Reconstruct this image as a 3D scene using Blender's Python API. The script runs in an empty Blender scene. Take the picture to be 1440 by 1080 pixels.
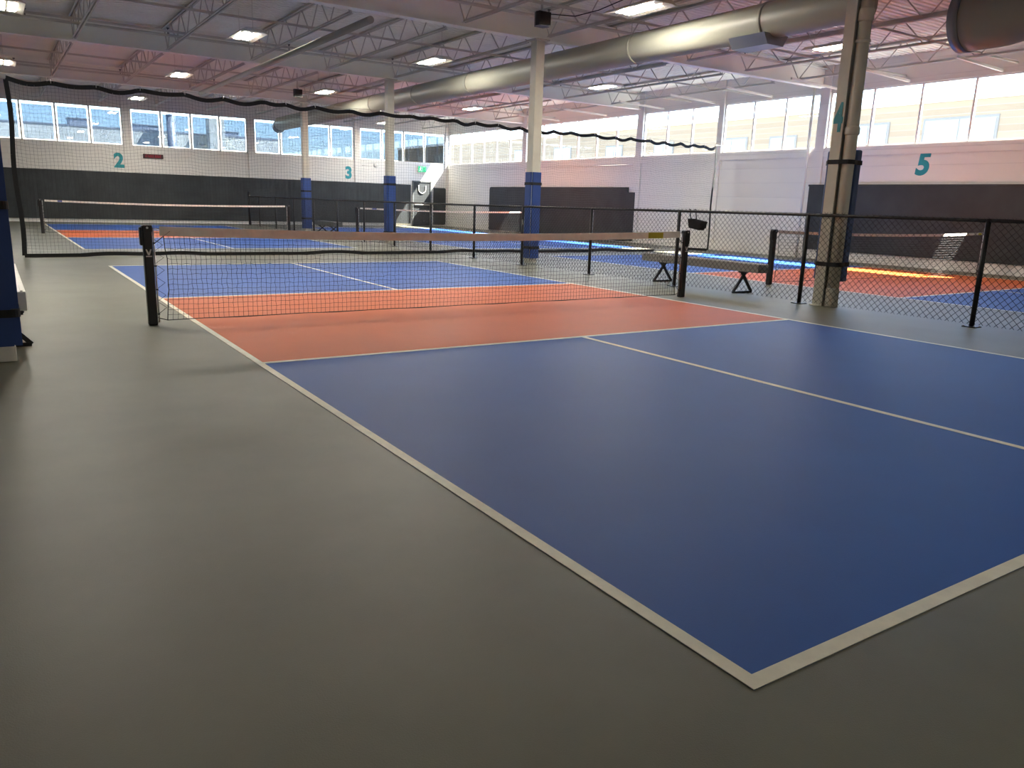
import bpy, bmesh, math, random
from mathutils import Vector, Matrix

random.seed(7)
S = bpy.context.scene
COL = S.collection

# ------------------------------------------------------------------ camera
cam_d = bpy.data.cameras.new('camera')
cam = bpy.data.objects.new('camera', cam_d)
COL.objects.link(cam)
yaw, pitch, roll = 0.584855, -0.227642, 0.031847
fw = Vector((math.sin(yaw) * math.cos(pitch), math.cos(yaw) * math.cos(pitch), math.sin(pitch)))
r0 = Vector((math.cos(yaw), -math.sin(yaw), 0))
u0 = r0.cross(fw)
rt = r0 * math.cos(roll) + u0 * math.sin(roll)
up = -r0 * math.sin(roll) + u0 * math.cos(roll)
M = Matrix((rt, up, -fw)).transposed().to_4x4()
M.translation = Vector((-1.5556, -1.1547, 1.2262))
cam.matrix_world = M
cam_d.sensor_width = 36
cam_d.lens = 27.505
cam_d.clip_end = 400
S.camera = cam

# ------------------------------------------------------------------ sky, sun, exposure
W = bpy.data.worlds.new('world')
S.world = W
W.use_nodes = True
wn = W.node_tree
wn.nodes.clear()
wo = wn.nodes.new('ShaderNodeOutputWorld')
wb = wn.nodes.new('ShaderNodeBackground')
ws = wn.nodes.new('ShaderNodeTexSky')
ws.sky_type = 'NISHITA'
ws.sun_disc = False
ws.sun_elevation = math.radians(52)
ws.sun_rotation = math.radians(117)
ws.air_density = 1.0
ws.dust_density = 0.3
ws.ozone_density = 3.0
wb.inputs['Strength'].default_value = 0.62
wn.links.new(ws.outputs[0], wb.inputs['Color'])
wn.links.new(wb.outputs[0], wo.inputs['Surface'])

sd = bpy.data.lights.new('sun', 'SUN')
sd.energy = 34
sd.angle = math.radians(0.53)
sd.color = (1.0, 0.95, 0.86)
sun = bpy.data.objects.new('sun', sd)
COL.objects.link(sun)
sun.rotation_euler = Vector((-0.716, 0.36, -1.0)).to_track_quat('-Z', 'Y').to_euler()
sun.location = (30, -8, 25)

S.view_settings.view_transform = 'Standard'
S.view_settings.look = 'None'
S.view_settings.exposure = 1.25
S.view_settings.gamma = 1.0
S.view_settings.use_curve_mapping = False

# ------------------------------------------------------------------ helpers
def lin(r, g, b):
    f = lambda c: c / 12.92 if c <= 0.04045 else ((c + 0.055) / 1.055) ** 2.4
    return (f(r / 255), f(g / 255), f(b / 255), 1)


def mat(name, col, rough=0.6, metal=0.0, spec=0.5, var=0.0, scale=3.0, bump=0.0, bscale=60.0, stretch=None):
    m = bpy.data.materials.new(name)
    m.use_nodes = True
    n, l = m.node_tree.nodes, m.node_tree.links
    p = n['Principled BSDF']
    p.inputs['Roughness'].default_value = rough
    p.inputs['Metallic'].default_value = metal
    p.inputs['Specular IOR Level'].default_value = spec
    tc = n.new('ShaderNodeTexCoord')
    vec = tc.outputs['Object']
    if stretch:
        mp = n.new('ShaderNodeMapping')
        mp.inputs['Scale'].default_value = stretch
        l.new(vec, mp.inputs['Vector'])
        vec = mp.outputs[0]
    if var:
        t = n.new('ShaderNodeTexNoise')
        t.inputs['Scale'].default_value = scale
        t.inputs['Detail'].default_value = 6
        t.inputs['Roughness'].default_value = 0.6
        l.new(vec, t.inputs['Vector'])
        r = n.new('ShaderNodeValToRGB')
        r.color_ramp.elements[0].position = 0.3
        r.color_ramp.elements[1].position = 0.7
        a = [max(0, c * (1 - var)) for c in col[:3]] + [1]
        b = [min(1, c * (1 + var)) for c in col[:3]] + [1]
        r.color_ramp.elements[0].color = a
        r.color_ramp.elements[1].color = b
        l.new(t.outputs['Fac'], r.inputs[0])
        l.new(r.outputs[0], p.inputs['Base Color'])
    else:
        p.inputs['Base Color'].default_value = col
    if bump:
        t = n.new('ShaderNodeTexNoise')
        t.inputs['Scale'].default_value = bscale
        t.inputs['Detail'].default_value = 4
        l.new(vec, t.inputs['Vector'])
        bn = n.new('ShaderNodeBump')
        bn.inputs['Strength'].default_value = bump
        bn.inputs['Distance'].default_value = 0.01
        l.new(t.outputs['Fac'], bn.inputs['Height'])
        l.new(bn.outputs[0], p.inputs['Normal'])
    return m


def brick_mat(name, c1, c2, mortar, bw, bh, ms, rough, rot, bump, fac_bump=0.004):
    m = bpy.data.materials.new(name)
    m.use_nodes = True
    n, l = m.node_tree.nodes, m.node_tree.links
    p = n['Principled BSDF']
    p.inputs['Roughness'].default_value = rough
    tc = n.new('ShaderNodeTexCoord')
    mp = n.new('ShaderNodeMapping')
    mp.inputs['Rotation'].default_value = rot
    l.new(tc.outputs['Object'], mp.inputs['Vector'])
    b = n.new('ShaderNodeTexBrick')
    b.inputs['Scale'].default_value = 1
    b.inputs['Brick Width'].default_value = bw
    b.inputs['Row Height'].default_value = bh
    b.inputs['Mortar Size'].default_value = ms
    b.inputs['Color1'].default_value = c1
    b.inputs['Color2'].default_value = c2
    b.inputs['Mortar'].default_value = mortar
    l.new(mp.outputs[0], b.inputs['Vector'])
    l.new(b.outputs['Color'], p.inputs['Base Color'])
    bn = n.new('ShaderNodeBump')
    bn.invert = True
    bn.inputs['Strength'].default_value = bump
    bn.inputs['Distance'].default_value = fac_bump
    l.new(b.outputs['Fac'], bn.inputs['Height'])
    l.new(bn.outputs[0], p.inputs['Normal'])
    return m


def emit_mat(name, col, strength):
    m = bpy.data.materials.new(name)
    m.use_nodes = True
    n, l = m.node_tree.nodes, m.node_tree.links
    n.clear()
    o = n.new('ShaderNodeOutputMaterial')
    e = n.new('ShaderNodeEmission')
    e.inputs[0].default_value = col
    e.inputs[1].default_value = strength
    l.new(e.outputs[0], o.inputs[0])
    return m


def glass_mat(name, tint, gloss, glare):
    m = bpy.data.materials.new(name)
    m.use_nodes = True
    n, l = m.node_tree.nodes, m.node_tree.links
    n.clear()
    o = n.new('ShaderNodeOutputMaterial')
    t = n.new('ShaderNodeBsdfTransparent')
    t.inputs[0].default_value = tint
    g = n.new('ShaderNodeBsdfGlossy')
    g.inputs['Roughness'].default_value = 0.02
    mx = n.new('ShaderNodeMixShader')
    mx.inputs[0].default_value = gloss
    l.new(t.outputs[0], mx.inputs[1])
    l.new(g.outputs[0], mx.inputs[2])
    d = n.new('ShaderNodeBsdfTranslucent')  # translucent share imitates glare and haze at the sunny panes
    d.inputs[0].default_value = (0.9, 0.88, 0.8, 1)
    tc = n.new('ShaderNodeTexCoord')
    nz = n.new('ShaderNodeTexNoise')
    nz.inputs['Scale'].default_value = 1.2
    nz.inputs['Detail'].default_value = 3
    l.new(tc.outputs['Object'], nz.inputs['Vector'])
    mr = n.new('ShaderNodeMapRange')
    mr.inputs['To Min'].default_value = glare * 0.7
    mr.inputs['To Max'].default_value = glare * 1.3
    l.new(nz.outputs['Fac'], mr.inputs['Value'])
    m2 = n.new('ShaderNodeMixShader')
    l.new(mr.outputs[0], m2.inputs[0])
    l.new(mx.outputs[0], m2.inputs[1])
    l.new(d.outputs[0], m2.inputs[2])
    l.new(m2.outputs[0], o.inputs[0])
    return m


class MB:
    """collects shapes in world coordinates; build() links them as ONE mesh object"""
    def __init__(s):
        s.v, s.f, s.sm = [], [], []

    def poly(s, pts, smooth=False):
        i = len(s.v)
        s.v += [tuple(p) for p in pts]
        s.f.append(tuple(range(i, i + len(pts))))
        s.sm.append(smooth)

    def _faces(s, fs, smooth=False):
        s.f += fs
        s.sm += [smooth] * len(fs)

    def box(s, a, b, bev=0.0):
        x0, y0, z0 = [min(a[i], b[i]) for i in range(3)]
        x1, y1, z1 = [max(a[i], b[i]) for i in range(3)]
        if bev <= 0:
            i = len(s.v)
            s.v += [(x0, y0, z0), (x1, y0, z0), (x1, y1, z0), (x0, y1, z0), (x0, y0, z1), (x1, y0, z1), (x1, y1, z1), (x0, y1, z1)]
            s._faces([tuple(i + k for k in q) for q in ((0, 3, 2, 1), (4, 5, 6, 7), (0, 1, 5, 4), (1, 2, 6, 5), (2, 3, 7, 6), (3, 0, 4, 7))])
        else:
            bm = bmesh.new()
            vs = [bm.verts.new(p) for p in [(x0, y0, z0), (x1, y0, z0), (x1, y1, z0), (x0, y1, z0), (x0, y0, z1), (x1, y0, z1), (x1, y1, z1), (x0, y1, z1)]]
            for q in ((0, 3, 2, 1), (4, 5, 6, 7), (0, 1, 5, 4), (1, 2, 6, 5), (2, 3, 7, 6), (3, 0, 4, 7)):
                bm.faces.new([vs[k] for k in q])
            bmesh.ops.bevel(bm, geom=bm.edges[:], offset=bev, segments=2, affect='EDGES', profile=0.5)
            s.bm(bm)
        return s

    def bm(s, bm, smooth=False):
        i = len(s.v)
        bm.verts.index_update()
        s.v += [tuple(v.co) for v in bm.verts]
        s._faces([tuple(i + v.index for v in f.verts) for f in bm.faces], smooth)
        bm.free()
        return s

    def bar(s, p, q, w, h=None, upv=(0, 0, 1)):
        h = w if h is None else h
        p, q = Vector(p), Vector(q)
        d = (q - p).normalized()
        u = Vector(upv)
        if abs(d.dot(u)) > 0.98:
            u = Vector((1, 0, 0))
        a = d.cross(u).normalized()
        b = a.cross(d).normalized()
        i = len(s.v)
        for c in (p, q):
            for sx, sy in ((-1, -1), (1, -1), (1, 1), (-1, 1)):
                s.v.append(tuple(c + a * (sx * w / 2) + b * (sy * h / 2)))
        s._faces([tuple(i + k for k in f) for f in ((0, 1, 2, 3), (7, 6, 5, 4), (0, 4, 5, 1), (1, 5, 6, 2), (2, 6, 7, 3), (3, 7, 4, 0))])
        return s

    def tube(s, pts, r, n=8, caps=True, smooth=True, radii=None):
        pts = [Vector(p) for p in pts]
        i0 = len(s.v)
        prev = None
        for k, p in enumerate(pts):
            if k == 0:
                d = pts[1] - p
            elif k == len(pts) - 1:
                d = p - pts[k - 1]
            else:
                d = (pts[k + 1] - p).normalized() + (p - pts[k - 1]).normalized()
            d = d.normalized()
            if prev is None:
                u = Vector((0, 0, 1)) if abs(d.z) < 0.9 else Vector((1, 0, 0))
                a = d.cross(u).normalized()
            else:
                a = (prev - d * prev.dot(d)).normalized()
            prev = a
            b = a.cross(d)
            rr = radii[k] if radii else r
            for j in range(n):
                t = 2 * math.pi * j / n
                s.v.append(tuple(p + a * (rr * math.cos(t)) + b * (rr * math.sin(t))))
        fs = []
        for k in range(len(pts) - 1):
            for j in range(n):
                j2 = (j + 1) % n
                fs.append((i0 + k * n + j, i0 + k * n + j2, i0 + (k + 1) * n + j2, i0 + (k + 1) * n + j))
        s._faces(fs, smooth)
        if caps:
            s._faces([tuple(i0 + j for j in reversed(range(n))), tuple(i0 + (len(pts) - 1) * n + j for j in range(n))], False)
        return s

    def prism(s, outline, axis, a, b):
        """outline of 2-D points extruded along axis 'x','y' or 'z' from a to b"""
        def P(p, t):
            return (t, p[0], p[1]) if axis == 'x' else (p[0], t, p[1]) if axis == 'y' else (p[0], p[1], t)
        i, n = len(s.v), len(outline)
        s.v += [P(p, a) for p in outline] + [P(p, b) for p in outline]
        s._faces([tuple(range(i, i + n))[::-1], tuple(range(i + n, i + 2 * n))] + [(i + k, i + (k + 1) % n, i + n + (k + 1) % n, i + n + k) for k in range(n)])
        return s

    def build(s, name, m, parent=None, fixn=True):
        me = bpy.data.meshes.new(name)
        off = Vector((0, 0, 0))
        if parent is not None:
            root = parent
            while root.parent:
                root = root.parent
            off = root.location.copy()
        me.from_pydata([tuple(Vector(v) - off) for v in s.v], [], s.f)
        me.polygons.foreach_set('use_smooth', s.sm)
        if fixn:
            bm = bmesh.new()
            bm.from_mesh(me)
            bmesh.ops.recalc_face_normals(bm, faces=bm.faces[:])
            bm.to_mesh(me)
            bm.free()
        me.update()
        me.materials.append(m)
        o = bpy.data.objects.new(name, me)
        COL.objects.link(o)
        if parent is not None:
            o.parent = parent
        return o


def tag(o, label=None, cat=None, group=None, kind=None):
    if label: o['label'] = label
    if cat: o['category'] = cat
    if group: o['group'] = group
    if kind: o['kind'] = kind
    return o


def empty(name, loc, label=None, cat=None, group=None, kind=None):
    o = bpy.data.objects.new(name, None)
    o.empty_display_size = 0.2
    COL.objects.link(o)
    o.location = loc
    return tag(o, label, cat, group, kind)


def copy_tree(o, parent=None):
    c = o.copy()
    COL.objects.link(c)
    c.parent = parent
    for ch in list(o.children):
        copy_tree(ch, c)
    return c


def text_mb(txt, size, bold=0.042):
    """flat solid lettering, x to the right, y up, centred, as (verts, faces)"""
    cu = bpy.data.curves.new('lettering', 'FONT')
    cu.body = txt
    cu.size = size
    cu.offset = bold * size
    cu.extrude = 0.004
    cu.align_x = 'CENTER'
    cu.align_y = 'CENTER'
    o = bpy.data.objects.new('lettering', cu)
    COL.objects.link(o)
    dg = bpy.context.evaluated_depsgraph_get()
    me = bpy.data.meshes.new_from_object(o.evaluated_get(dg))
    v = [x.co.copy() for x in me.vertices]
    f = [tuple(p.vertices) for p in me.polygons]
    bpy.data.objects.remove(o)
    bpy.data.curves.remove(cu)
    bpy.data.meshes.remove(me)
    return v, f


def decal(name, txt, size, loc, right, upv, m, label, parent=None, sx=1.0, shear=0.0):
    v, f = text_mb(txt, size)
    right, upv = Vector(right), Vector(upv)
    nrm = right.cross(upv)
    b = MB()
    b.v = [tuple(Vector(loc) + right * (p.x * sx + p.y * shear) + upv * p.y + nrm * p.z) for p in v]
    b.f = f
    b.sm = [False] * len(f)
    if parent is not None:
        return b.build(name, m, parent)
    return tag(b.build(name, m), label, 'number')

# ------------------------------------------------------------------ materials
M_floor = mat('court_surround_acrylic', (0.144, 0.141, 0.103, 1), 0.46, spec=0.32, var=0.13, scale=1.3, bump=0.12, bscale=220)
M_blue = mat('blue_acrylic', (0.024, 0.090, 0.345, 1), 0.52, spec=0.2, var=0.06, scale=1.2, bump=0.10, bscale=220)
M_orange = mat('orange_acrylic', (0.50, 0.102, 0.017, 1), 0.52, spec=0.2, var=0.06, scale=1.5, bump=0.10, bscale=220)
M_line = mat('white_line_paint', (0.74, 0.71, 0.57, 1), 0.5, var=0.10, scale=9, bump=0.05)
M_wall = brick_mat('painted_block', (0.72, 0.70, 0.65, 1), (0.70, 0.68, 0.63, 1), (0.63, 0.61, 0.57, 1), 0.40, 0.20, 0.008, 0.7, (math.radians(90), 0, 0), 0.6)
M_wallx = brick_mat('painted_block_side', (0.72, 0.70, 0.65, 1), (0.70, 0.68, 0.63, 1), (0.63, 0.61, 0.57, 1), 0.40, 0.20, 0.008, 0.7, (math.radians(90), 0, math.radians(90)), 0.6)
M_white = mat('white_paint', (0.72, 0.70, 0.65, 1), 0.55, var=0.05, scale=2)
M_ceil = mat('ceiling_paint', (0.86, 0.87, 0.80, 1), 0.7, var=0.04, scale=1)
M_steel = mat('joist_paint', (0.58, 0.575, 0.52, 1), 0.6, var=0.05, scale=4)
M_column = mat('column_paint', (0.58, 0.56, 0.47, 1), 0.55, var=0.08, scale=3, bump=0.1, bscale=30)
M_duct = mat('duct_paint', (0.36, 0.36, 0.30, 1), 0.45, metal=0.0, var=0.03, scale=1)
M_ductdark = mat('duct_collar_metal', (0.30, 0.31, 0.33, 1), 0.35, metal=0.7)
M_screen = mat('charcoal_vinyl', (0.036, 0.041, 0.043, 1), 0.62, spec=0.3, var=0.25, scale=1.2, bump=0.2, bscale=6)
M_pad = mat('blue_pad_vinyl', (0.022, 0.060, 0.225, 1), 0.42, var=0.12, scale=4, bump=0.3, bscale=9)
M_navy = mat('navy_pad_vinyl', (0.050, 0.085, 0.190, 1), 0.45, var=0.2, scale=5, bump=0.4, bscale=12)
M_black = mat('black_powder_coat', (0.010, 0.010, 0.012, 1), 0.38, var=0.15, scale=8)
M_web = mat('black_webbing', (0.012, 0.012, 0.013, 1), 0.8, var=0.2, scale=30)
M_cord = mat('black_cord', (0.012, 0.012, 0.013, 1), 0.8)
M_tan = mat('tan_net_tape', (0.84, 0.87, 0.80, 1), 0.75, var=0.10, scale=6)
M_tape = mat('white_net_tape', (0.76, 0.74, 0.68, 1), 0.75, var=0.10, scale=8)
M_yellow = mat('yellow_tag', (0.50, 0.48, 0.05, 1), 0.6)
M_tagblue = mat('blue_tag', (0.12, 0.14, 0.42, 1), 0.6)
M_chrome = mat('steel', (0.6, 0.6, 0.6, 1), 0.3, metal=1.0)
M_teal = mat('teal_vinyl', (0.012, 0.26, 0.30, 1), 0.45)
M_bench = mat('bench_aluminium', (0.66, 0.65, 0.60, 1), 0.45, metal=0.25, var=0.06, scale=6)
M_benchg = mat('bench_grey', (0.30, 0.29, 0.27, 1), 0.5, metal=0.25, var=0.08, scale=6)
M_frame = mat('window_frame_paint', (0.74, 0.71, 0.68, 1), 0.45)
M_glass = glass_mat('clear_window_glass', (0.98, 0.985, 0.98, 1), 0.03, 0.012)  # faint translucent veil stands in for the glare of the overexposed windows
M_film = glass_mat('tinted_window_film', (0.30, 0.335, 0.385, 1), 0.06, 0.0)
M_lampbody = mat('lamp_housing', (0.62, 0.60, 0.52, 1), 0.5)
M_lamp = emit_mat('lamp_diffuser', (1.0, 0.93, 0.80, 1), 105)
M_exit = emit_mat('exit_green', (0.02, 0.42, 0.20, 1), 0.9)
M_exitw = emit_mat('exit_white', (0.75, 0.95, 0.80, 1), 1.0)
M_led = emit_mat('red_led', (0.65, 0.05, 0.08, 1), 0.35)
M_ledbody = mat('led_sign_body', (0.035, 0.006, 0.008, 1), 0.4)
M_brick = brick_mat('buff_brick', (0.15, 0.105, 0.060, 1), (0.23, 0.175, 0.110, 1), (0.21, 0.19, 0.15, 1), 0.22, 0.075, 0.010, 0.85, (math.radians(90), 0, math.radians(90)), 0.5)
M_concrete = mat('pale_concrete', (0.84, 0.80, 0.66, 1), 0.8, var=0.06, scale=0.6)
M_asphalt = mat('asphalt', (0.10, 0.10, 0.10, 1), 0.9, var=0.1, scale=2)
M_roofunit = mat('galvanised_unit', (0.38, 0.40, 0.42, 1), 0.5, metal=0.3, var=0.1, scale=3)
M_dark = mat('dark_frame', (0.10, 0.11, 0.11, 1), 0.5)
M_extglass = mat('outside_glass', (0.28, 0.36, 0.36, 1), 0.08)

# ------------------------------------------------------------------ room shell
XR, YB, XL, YF = 17.1, 33.2, -11.0, -9.0
SILL, HEAD, DECK = 2.88, 4.28, 4.95
GY = [5.45, 12.65, 19.75, 26.85]

b = MB(); b.box((XL - 0.3, YF - 0.3, -0.3), (XR + 0.12, YB + 0.12, 0.0))
tag(b.build('floor', M_floor), 'grey-green acrylic sports floor around the courts', kind='structure')

# corrugated deck, ribs running across the hall
b = MB()
prof = []
y = YF
while y < YB:
    prof += [(y, DECK), (y + 0.075, DECK), (y + 0.09, DECK + 0.04), (y + 0.135, DECK + 0.04)]
    y += 0.15
prof += [(YB + 0.12, DECK), (YB + 0.12, DECK + 0.3), (YF, DECK + 0.3)]
i0 = 0
for k in range(len(prof) - 3):
    (ya, za), (yb, zb) = prof[k], prof[k + 1]
    b.poly([(XL, ya, za), (XR + 0.12, ya, za), (XR + 0.12, yb, zb), (XL, yb, zb)])
b.box((XL, YF, DECK + 0.06), (XR + 0.12, YB + 0.12, DECK + 0.3))
tag(b.build('ceiling', M_ceil, fixn=False), 'ribbed steel roof deck painted white', kind='structure')

PB = [-6.20, -1.55, 3.15, 7.82, 12.48, 17.1]             # pilasters on the back wall
PR = [6.25, 12.55, 19.65, 26.60, 33.2]                     # pilasters on the window wall
b = MB()
b.box((XL, YB, 0), (XR + 0.12, YB + 0.12, SILL))
b.box((XL, YB, HEAD), (XR + 0.12, YB + 0.12, DECK + 0.3))
b.box((XL, YB, SILL), (PB[0], YB + 0.12, HEAD))
for x in PB[:-1]:
    b.box((x - 0.13, YB - 0.06, 0), (x + 0.13, YB + 0.12, DECK))
b.box((XR - 0.16, YB - 0.05, 0), (XR + 0.12, YB + 0.12, DECK))
tag(b.build('wall_back', M_wall), 'white painted block wall at the far end', kind='structure')

b = MB()
b.box((XR, YF, 0), (XR + 0.12, YB, SILL))
b.box((XR, YF, HEAD), (XR + 0.12, YB, DECK + 0.3))
b.box((XR, YF, SILL), (XR + 0.12, PR[0], HEAD))
for y in PR[1:-1]:
    b.box((XR - 0.05, y - 0.14, 0), (XR + 0.12, y + 0.14, DECK))
b.box((XR - 0.04, 16.0, 0), (XR + 0.12, 16.2, DECK))
b.box((XR - 0.035, PR[0], SILL - 0.22), (XR, YB, SILL))
tag(b.build('wall_right', M_wallx), 'white painted block wall under the sunny windows', kind='structure')

b = MB(); b.box((XL - 0.2, YF, 0), (XL, YB, DECK + 0.3))
tag(b.build('wall_left', M_white), 'white wall on the left', kind='structure')
b = MB(); b.box((XL, YF - 0.2, 0), (XR + 0.12, YF, DECK + 0.3))
tag(b.build('wall_front', M_white), 'white wall behind the viewpoint', kind='structure')

b = MB(); b.box((XL, YB - 0.03, 0), (15.15, YB, 0.13))
tag(b.build('baseboard_back', M_white), 'white kerb along the foot of the far wall', kind='structure')
b = MB(); b.box((XR - 0.03, PR[0], 0), (XR, 19.5, 0.24)); b.box((XR - 0.03, 19.5, 0), (XR, YB, 0.05))
tag(b.build('baseboard_right', M_white), 'pale kerb along the foot of the window wall', kind='structure')

# windows -----------------------------------------------------------
def window_back(n, x0, x1, k):
    root = empty('window_%d' % n, ((x0 + x1) / 2, YB, SILL), kind='structure')
    f = MB()
    f.box((x0, YB + 0.02, SILL), (x1, YB + 0.09, SILL + 0.05)); f.box((x0, YB + 0.02, HEAD - 0.03), (x1, YB + 0.09, HEAD))
    f.box((x0, YB + 0.02, SILL), (x0 + 0.05, YB + 0.09, HEAD)); f.box((x1 - 0.05, YB + 0.02, SILL), (x1, YB + 0.09, HEAD))
    f.build('window_frame', M_frame, root)
    w = (x1 - x0) / k
    for i in range(1, k):
        m = MB(); m.box((x0 + i * w - 0.03, YB + 0.015, SILL), (x0 + i * w + 0.03, YB + 0.09, HEAD)); m.build('mullion', M_frame, root)
    for i in range(k):
        a, c = x0 + i * w + 0.03, x0 + (i + 1) * w - 0.03
        p = MB(); p.box((a, YB + 0.05, SILL + 0.04), (c, YB + 0.056, HEAD - 0.02)); p.build('pane', M_glass2, root)
        p = MB(); p.box((a + 0.045, YB + 0.040, SILL + 0.075), (c - 0.045, YB + 0.044, HEAD - 0.12)); p.build('tint_film', M_film, root)


def window_right(n, y0, y1, k, thick=None):
    root = empty('window_%d' % n, (XR, (y0 + y1) / 2, SILL), kind='structure')
    f = MB()
    f.box((XR + 0.03, y0, SILL), (XR + 0.09, y1, SILL + 0.04)); f.box((XR + 0.03, y0, HEAD - 0.03), (XR + 0.09, y1, HEAD))
    f.box((XR + 0.03, y0, SILL), (XR + 0.09, y0 + 0.04, HEAD)); f.box((XR + 0.03, y1 - 0.04, SILL), (XR + 0.09, y1, HEAD))
    f.build('window_frame', M_frame, root)
    w = (y1 - y0) / k
    for i in range(1, k):
        m = MB(); m.box((XR + 0.02, y0 + i * w - 0.025, SILL), (XR + 0.09, y0 + i * w + 0.025, HEAD)); m.build('mullion', M_frame, root)
    for i in range(k):
        p = MB(); p.box((XR + 0.055, y0 + i * w + 0.025, SILL + 0.03), (XR + 0.061, y0 + (i + 1) * w - 0.025, HEAD - 0.02)); p.build('pane', M_glass, root)


M_glass2 = glass_mat('clear_back_glass', (0.95, 0.96, 0.96, 1), 0.03, 0.0)
n = 1
for i in range(len(PB) - 1):
    window_back(n, PB[i] + 0.13, PB[i + 1] - 0.13 - (0.03 if i == 4 else 0), 4); n += 1
window_right(n, PR[0], PR[1] - 0.14, 5); n += 1
window_right(n, PR[1] + 0.14, 16.0, 3); n += 1
window_right(n, 16.2, PR[2] - 0.14, 3); n += 1
window_right(n, PR[2] + 0.14, PR[3] - 0.14, 6); n += 1
window_right(n, PR[3] + 0.14, PR[4] - 0.06, 6); n += 1

# exit door in the far corner
d = empty('door_1', (15.70, YB, 0), kind='structure')
b = MB(); b.box((15.26, YB - 0.05, 0.02), (16.14, YB - 0.005, 2.03), 0.004); b.build('door_leaf', M_screen, d)
b = MB(); b.box((15.20, YB - 0.07, 0), (15.26, YB, 2.09)); b.box((16.14, YB - 0.07, 0), (16.20, YB, 2.09)); b.box((15.20, YB - 0.07, 2.03), (16.20, YB, 2.09)); b.build('door_frame', M_dark, d)
b = MB(); b.tube([(15.30, YB - 0.09, 1.0), (16.08, YB - 0.09, 1.0)], 0.022, 8); b.box((15.30, YB - 0.09, 0.97), (15.36, YB - 0.04, 1.03)); b.box((16.02, YB - 0.09, 0.97), (16.08, YB - 0.04, 1.03)); b.build('push_bar', M_bench, d)
b = MB()
b.tube([(15.70 + 0.19 * math.cos(t), YB - 0.07, 1.74 + (0.14 if t in (0, math.pi) else 0) + 0.22 * min(0, -math.sin(t))) for t in [0] + [k * math.pi / 10 for k in range(1, 10)] + [math.pi]], 0.016, 8)
b.build('white_rope_loop', M_tape, d)

# ------------------------------------------------------------------ girders and joists
def pxname(i):
    return ['before the first column row', 'between the first and second column rows', 'between the second and third column rows',
            'between the last columns and the far wall'][i]

gname = ['above the number four column', 'above the second column behind the fence', 'above the third column behind the fence', 'above the farthest column']
for y, t in zip(GY, gname):
    g = empty('roof_girder', (7.95, y, 4.4), 'deep white steel roof girder crossing the hall ' + t, 'girder', 'roof girders')
    b = MB(); b.box((XL, y - 0.011, 4.42), (XR, y + 0.011, 4.86)); b.build('girder_web', M_ceil, g)
    b = MB(); b.box((XL, y - 0.09, 4.4), (XR, y + 0.09, 4.422)); b.build('bottom_flange', M_ceil, g)
    b = MB(); b.box((XL, y - 0.09, 4.85), (XR, y + 0.09, 4.872)); b.build('top_flange', M_ceil, g)

JX = [-1.55 + 1.9 * k for k in range(10)]
ordn = ['tenth', 'ninth', 'eighth', 'seventh', 'sixth', 'fifth', 'fourth', 'third', 'second', 'first']
def joist(x, y0, y1):
    root = empty('roof_joist', (x, (y0 + y1) / 2, 4.4))
    t = MB()
    for s_ in (-1, 1):
        t.box((x + s_ * 0.012, y0, 4.885), (x + s_ * 0.052, y1, 4.893)); t.box((x + s_ * 0.012, y0, 4.885), (x + s_ * 0.018, y1, 4.945))
    t.build('top_chord', M_steel, root)
    c = MB()
    for s_ in (-1, 1):
        c.box((x + s_ * 0.012, y0 + 0.35, 4.40), (x + s_ * 0.045, y1 - 0.35, 4.408)); c.box((x + s_ * 0.012, y0 + 0.35, 4.40), (x + s_ * 0.018, y1 - 0.35, 4.445))
    c.build('bottom_chord', M_steel, root)
    w = MB()
    n_ = 6
    L = (y1 - y0 - 0.7) / n_
    w.tube([(x, y0 + 0.1, 4.89), (x, y0 + 0.38, 4.42)], 0.013, 6)
    for k in range(n_):
        ya = y0 + 0.35 + k * L
        w.tube([(x, ya + 0.04, 4.42), (x, ya + L / 2 - 0.05, 4.89)], 0.013, 6)
        w.tube([(x, ya + L / 2 + 0.05, 4.89), (x, ya + L - 0.04, 4.42)], 0.013, 6)
    w.tube([(x, y1 - 0.1, 4.89), (x, y1 - 0.38, 4.42)], 0.013, 6)
    w.build('joist_web', M_steel, root)
    return root

bays = [(GY[0], GY[1]), (GY[1], GY[2]), (GY[2], GY[3]), (GY[3], YB)]
protos = {}
for bi, (y0, y1) in enumerate(bays):
    for k, x in enumerate(JX):
        if bi == 0 and x < 5:
            continue
        if bi not in protos:
            j = protos[bi] = joist(x, y0, y1)
        else:
            j = copy_tree(protos[bi]); j.location.x = x
        tag(j, 'white open-web roof joist, %s from the window wall, %s' % (ordn[k], ['before the first column row' if 0 else 'between fours column and second column', 'between second and third columns', 'between third and farthest columns', 'between farthest column and far wall'][bi].replace('fours', 'number-four')), 'roof joist', 'open-web roof joists')

# cross bridging angles
for y, t in ((7.9, 'over the number five court'), (10.4, 'just before the second column'), (15.0, 'just past the second column'), (17.4, 'just before the third column'), (22.2, 'just past the third column'), (24.6, 'just before the farthest column'), (29.0, 'just past the farthest column')):
    b = MB(); b.box((-8, y - 0.02, 4.446), (XR, y + 0.02, 4.455)); b.box((-8, y - 0.004, 4.446), (XR, y + 0.004, 4.49))
    tag(b.build('bridging_angle', M_steel), 'thin white steel angle running across the joists ' + t, 'roof bracing', 'bridging angles')

# wall struts below the deck along the window wall
for k, y in enumerate([8.2, 10.3, 12.2, 14.3, 16.4, 18.6, 21.5, 24.3, 28.0]):
    b = MB(); b.bar((15.2, y, 4.40), (XR - 0.005, y, 4.34), 0.05, 0.05)
    tag(b.build('wall_brace', M_white), 'short white brace from joist to window wall, %s from the near end' % ['first', 'second', 'third', 'fourth', 'fifth', 'sixth', 'seventh', 'eighth', 'ninth'][k], 'brace', 'braces at the window heads')

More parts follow.
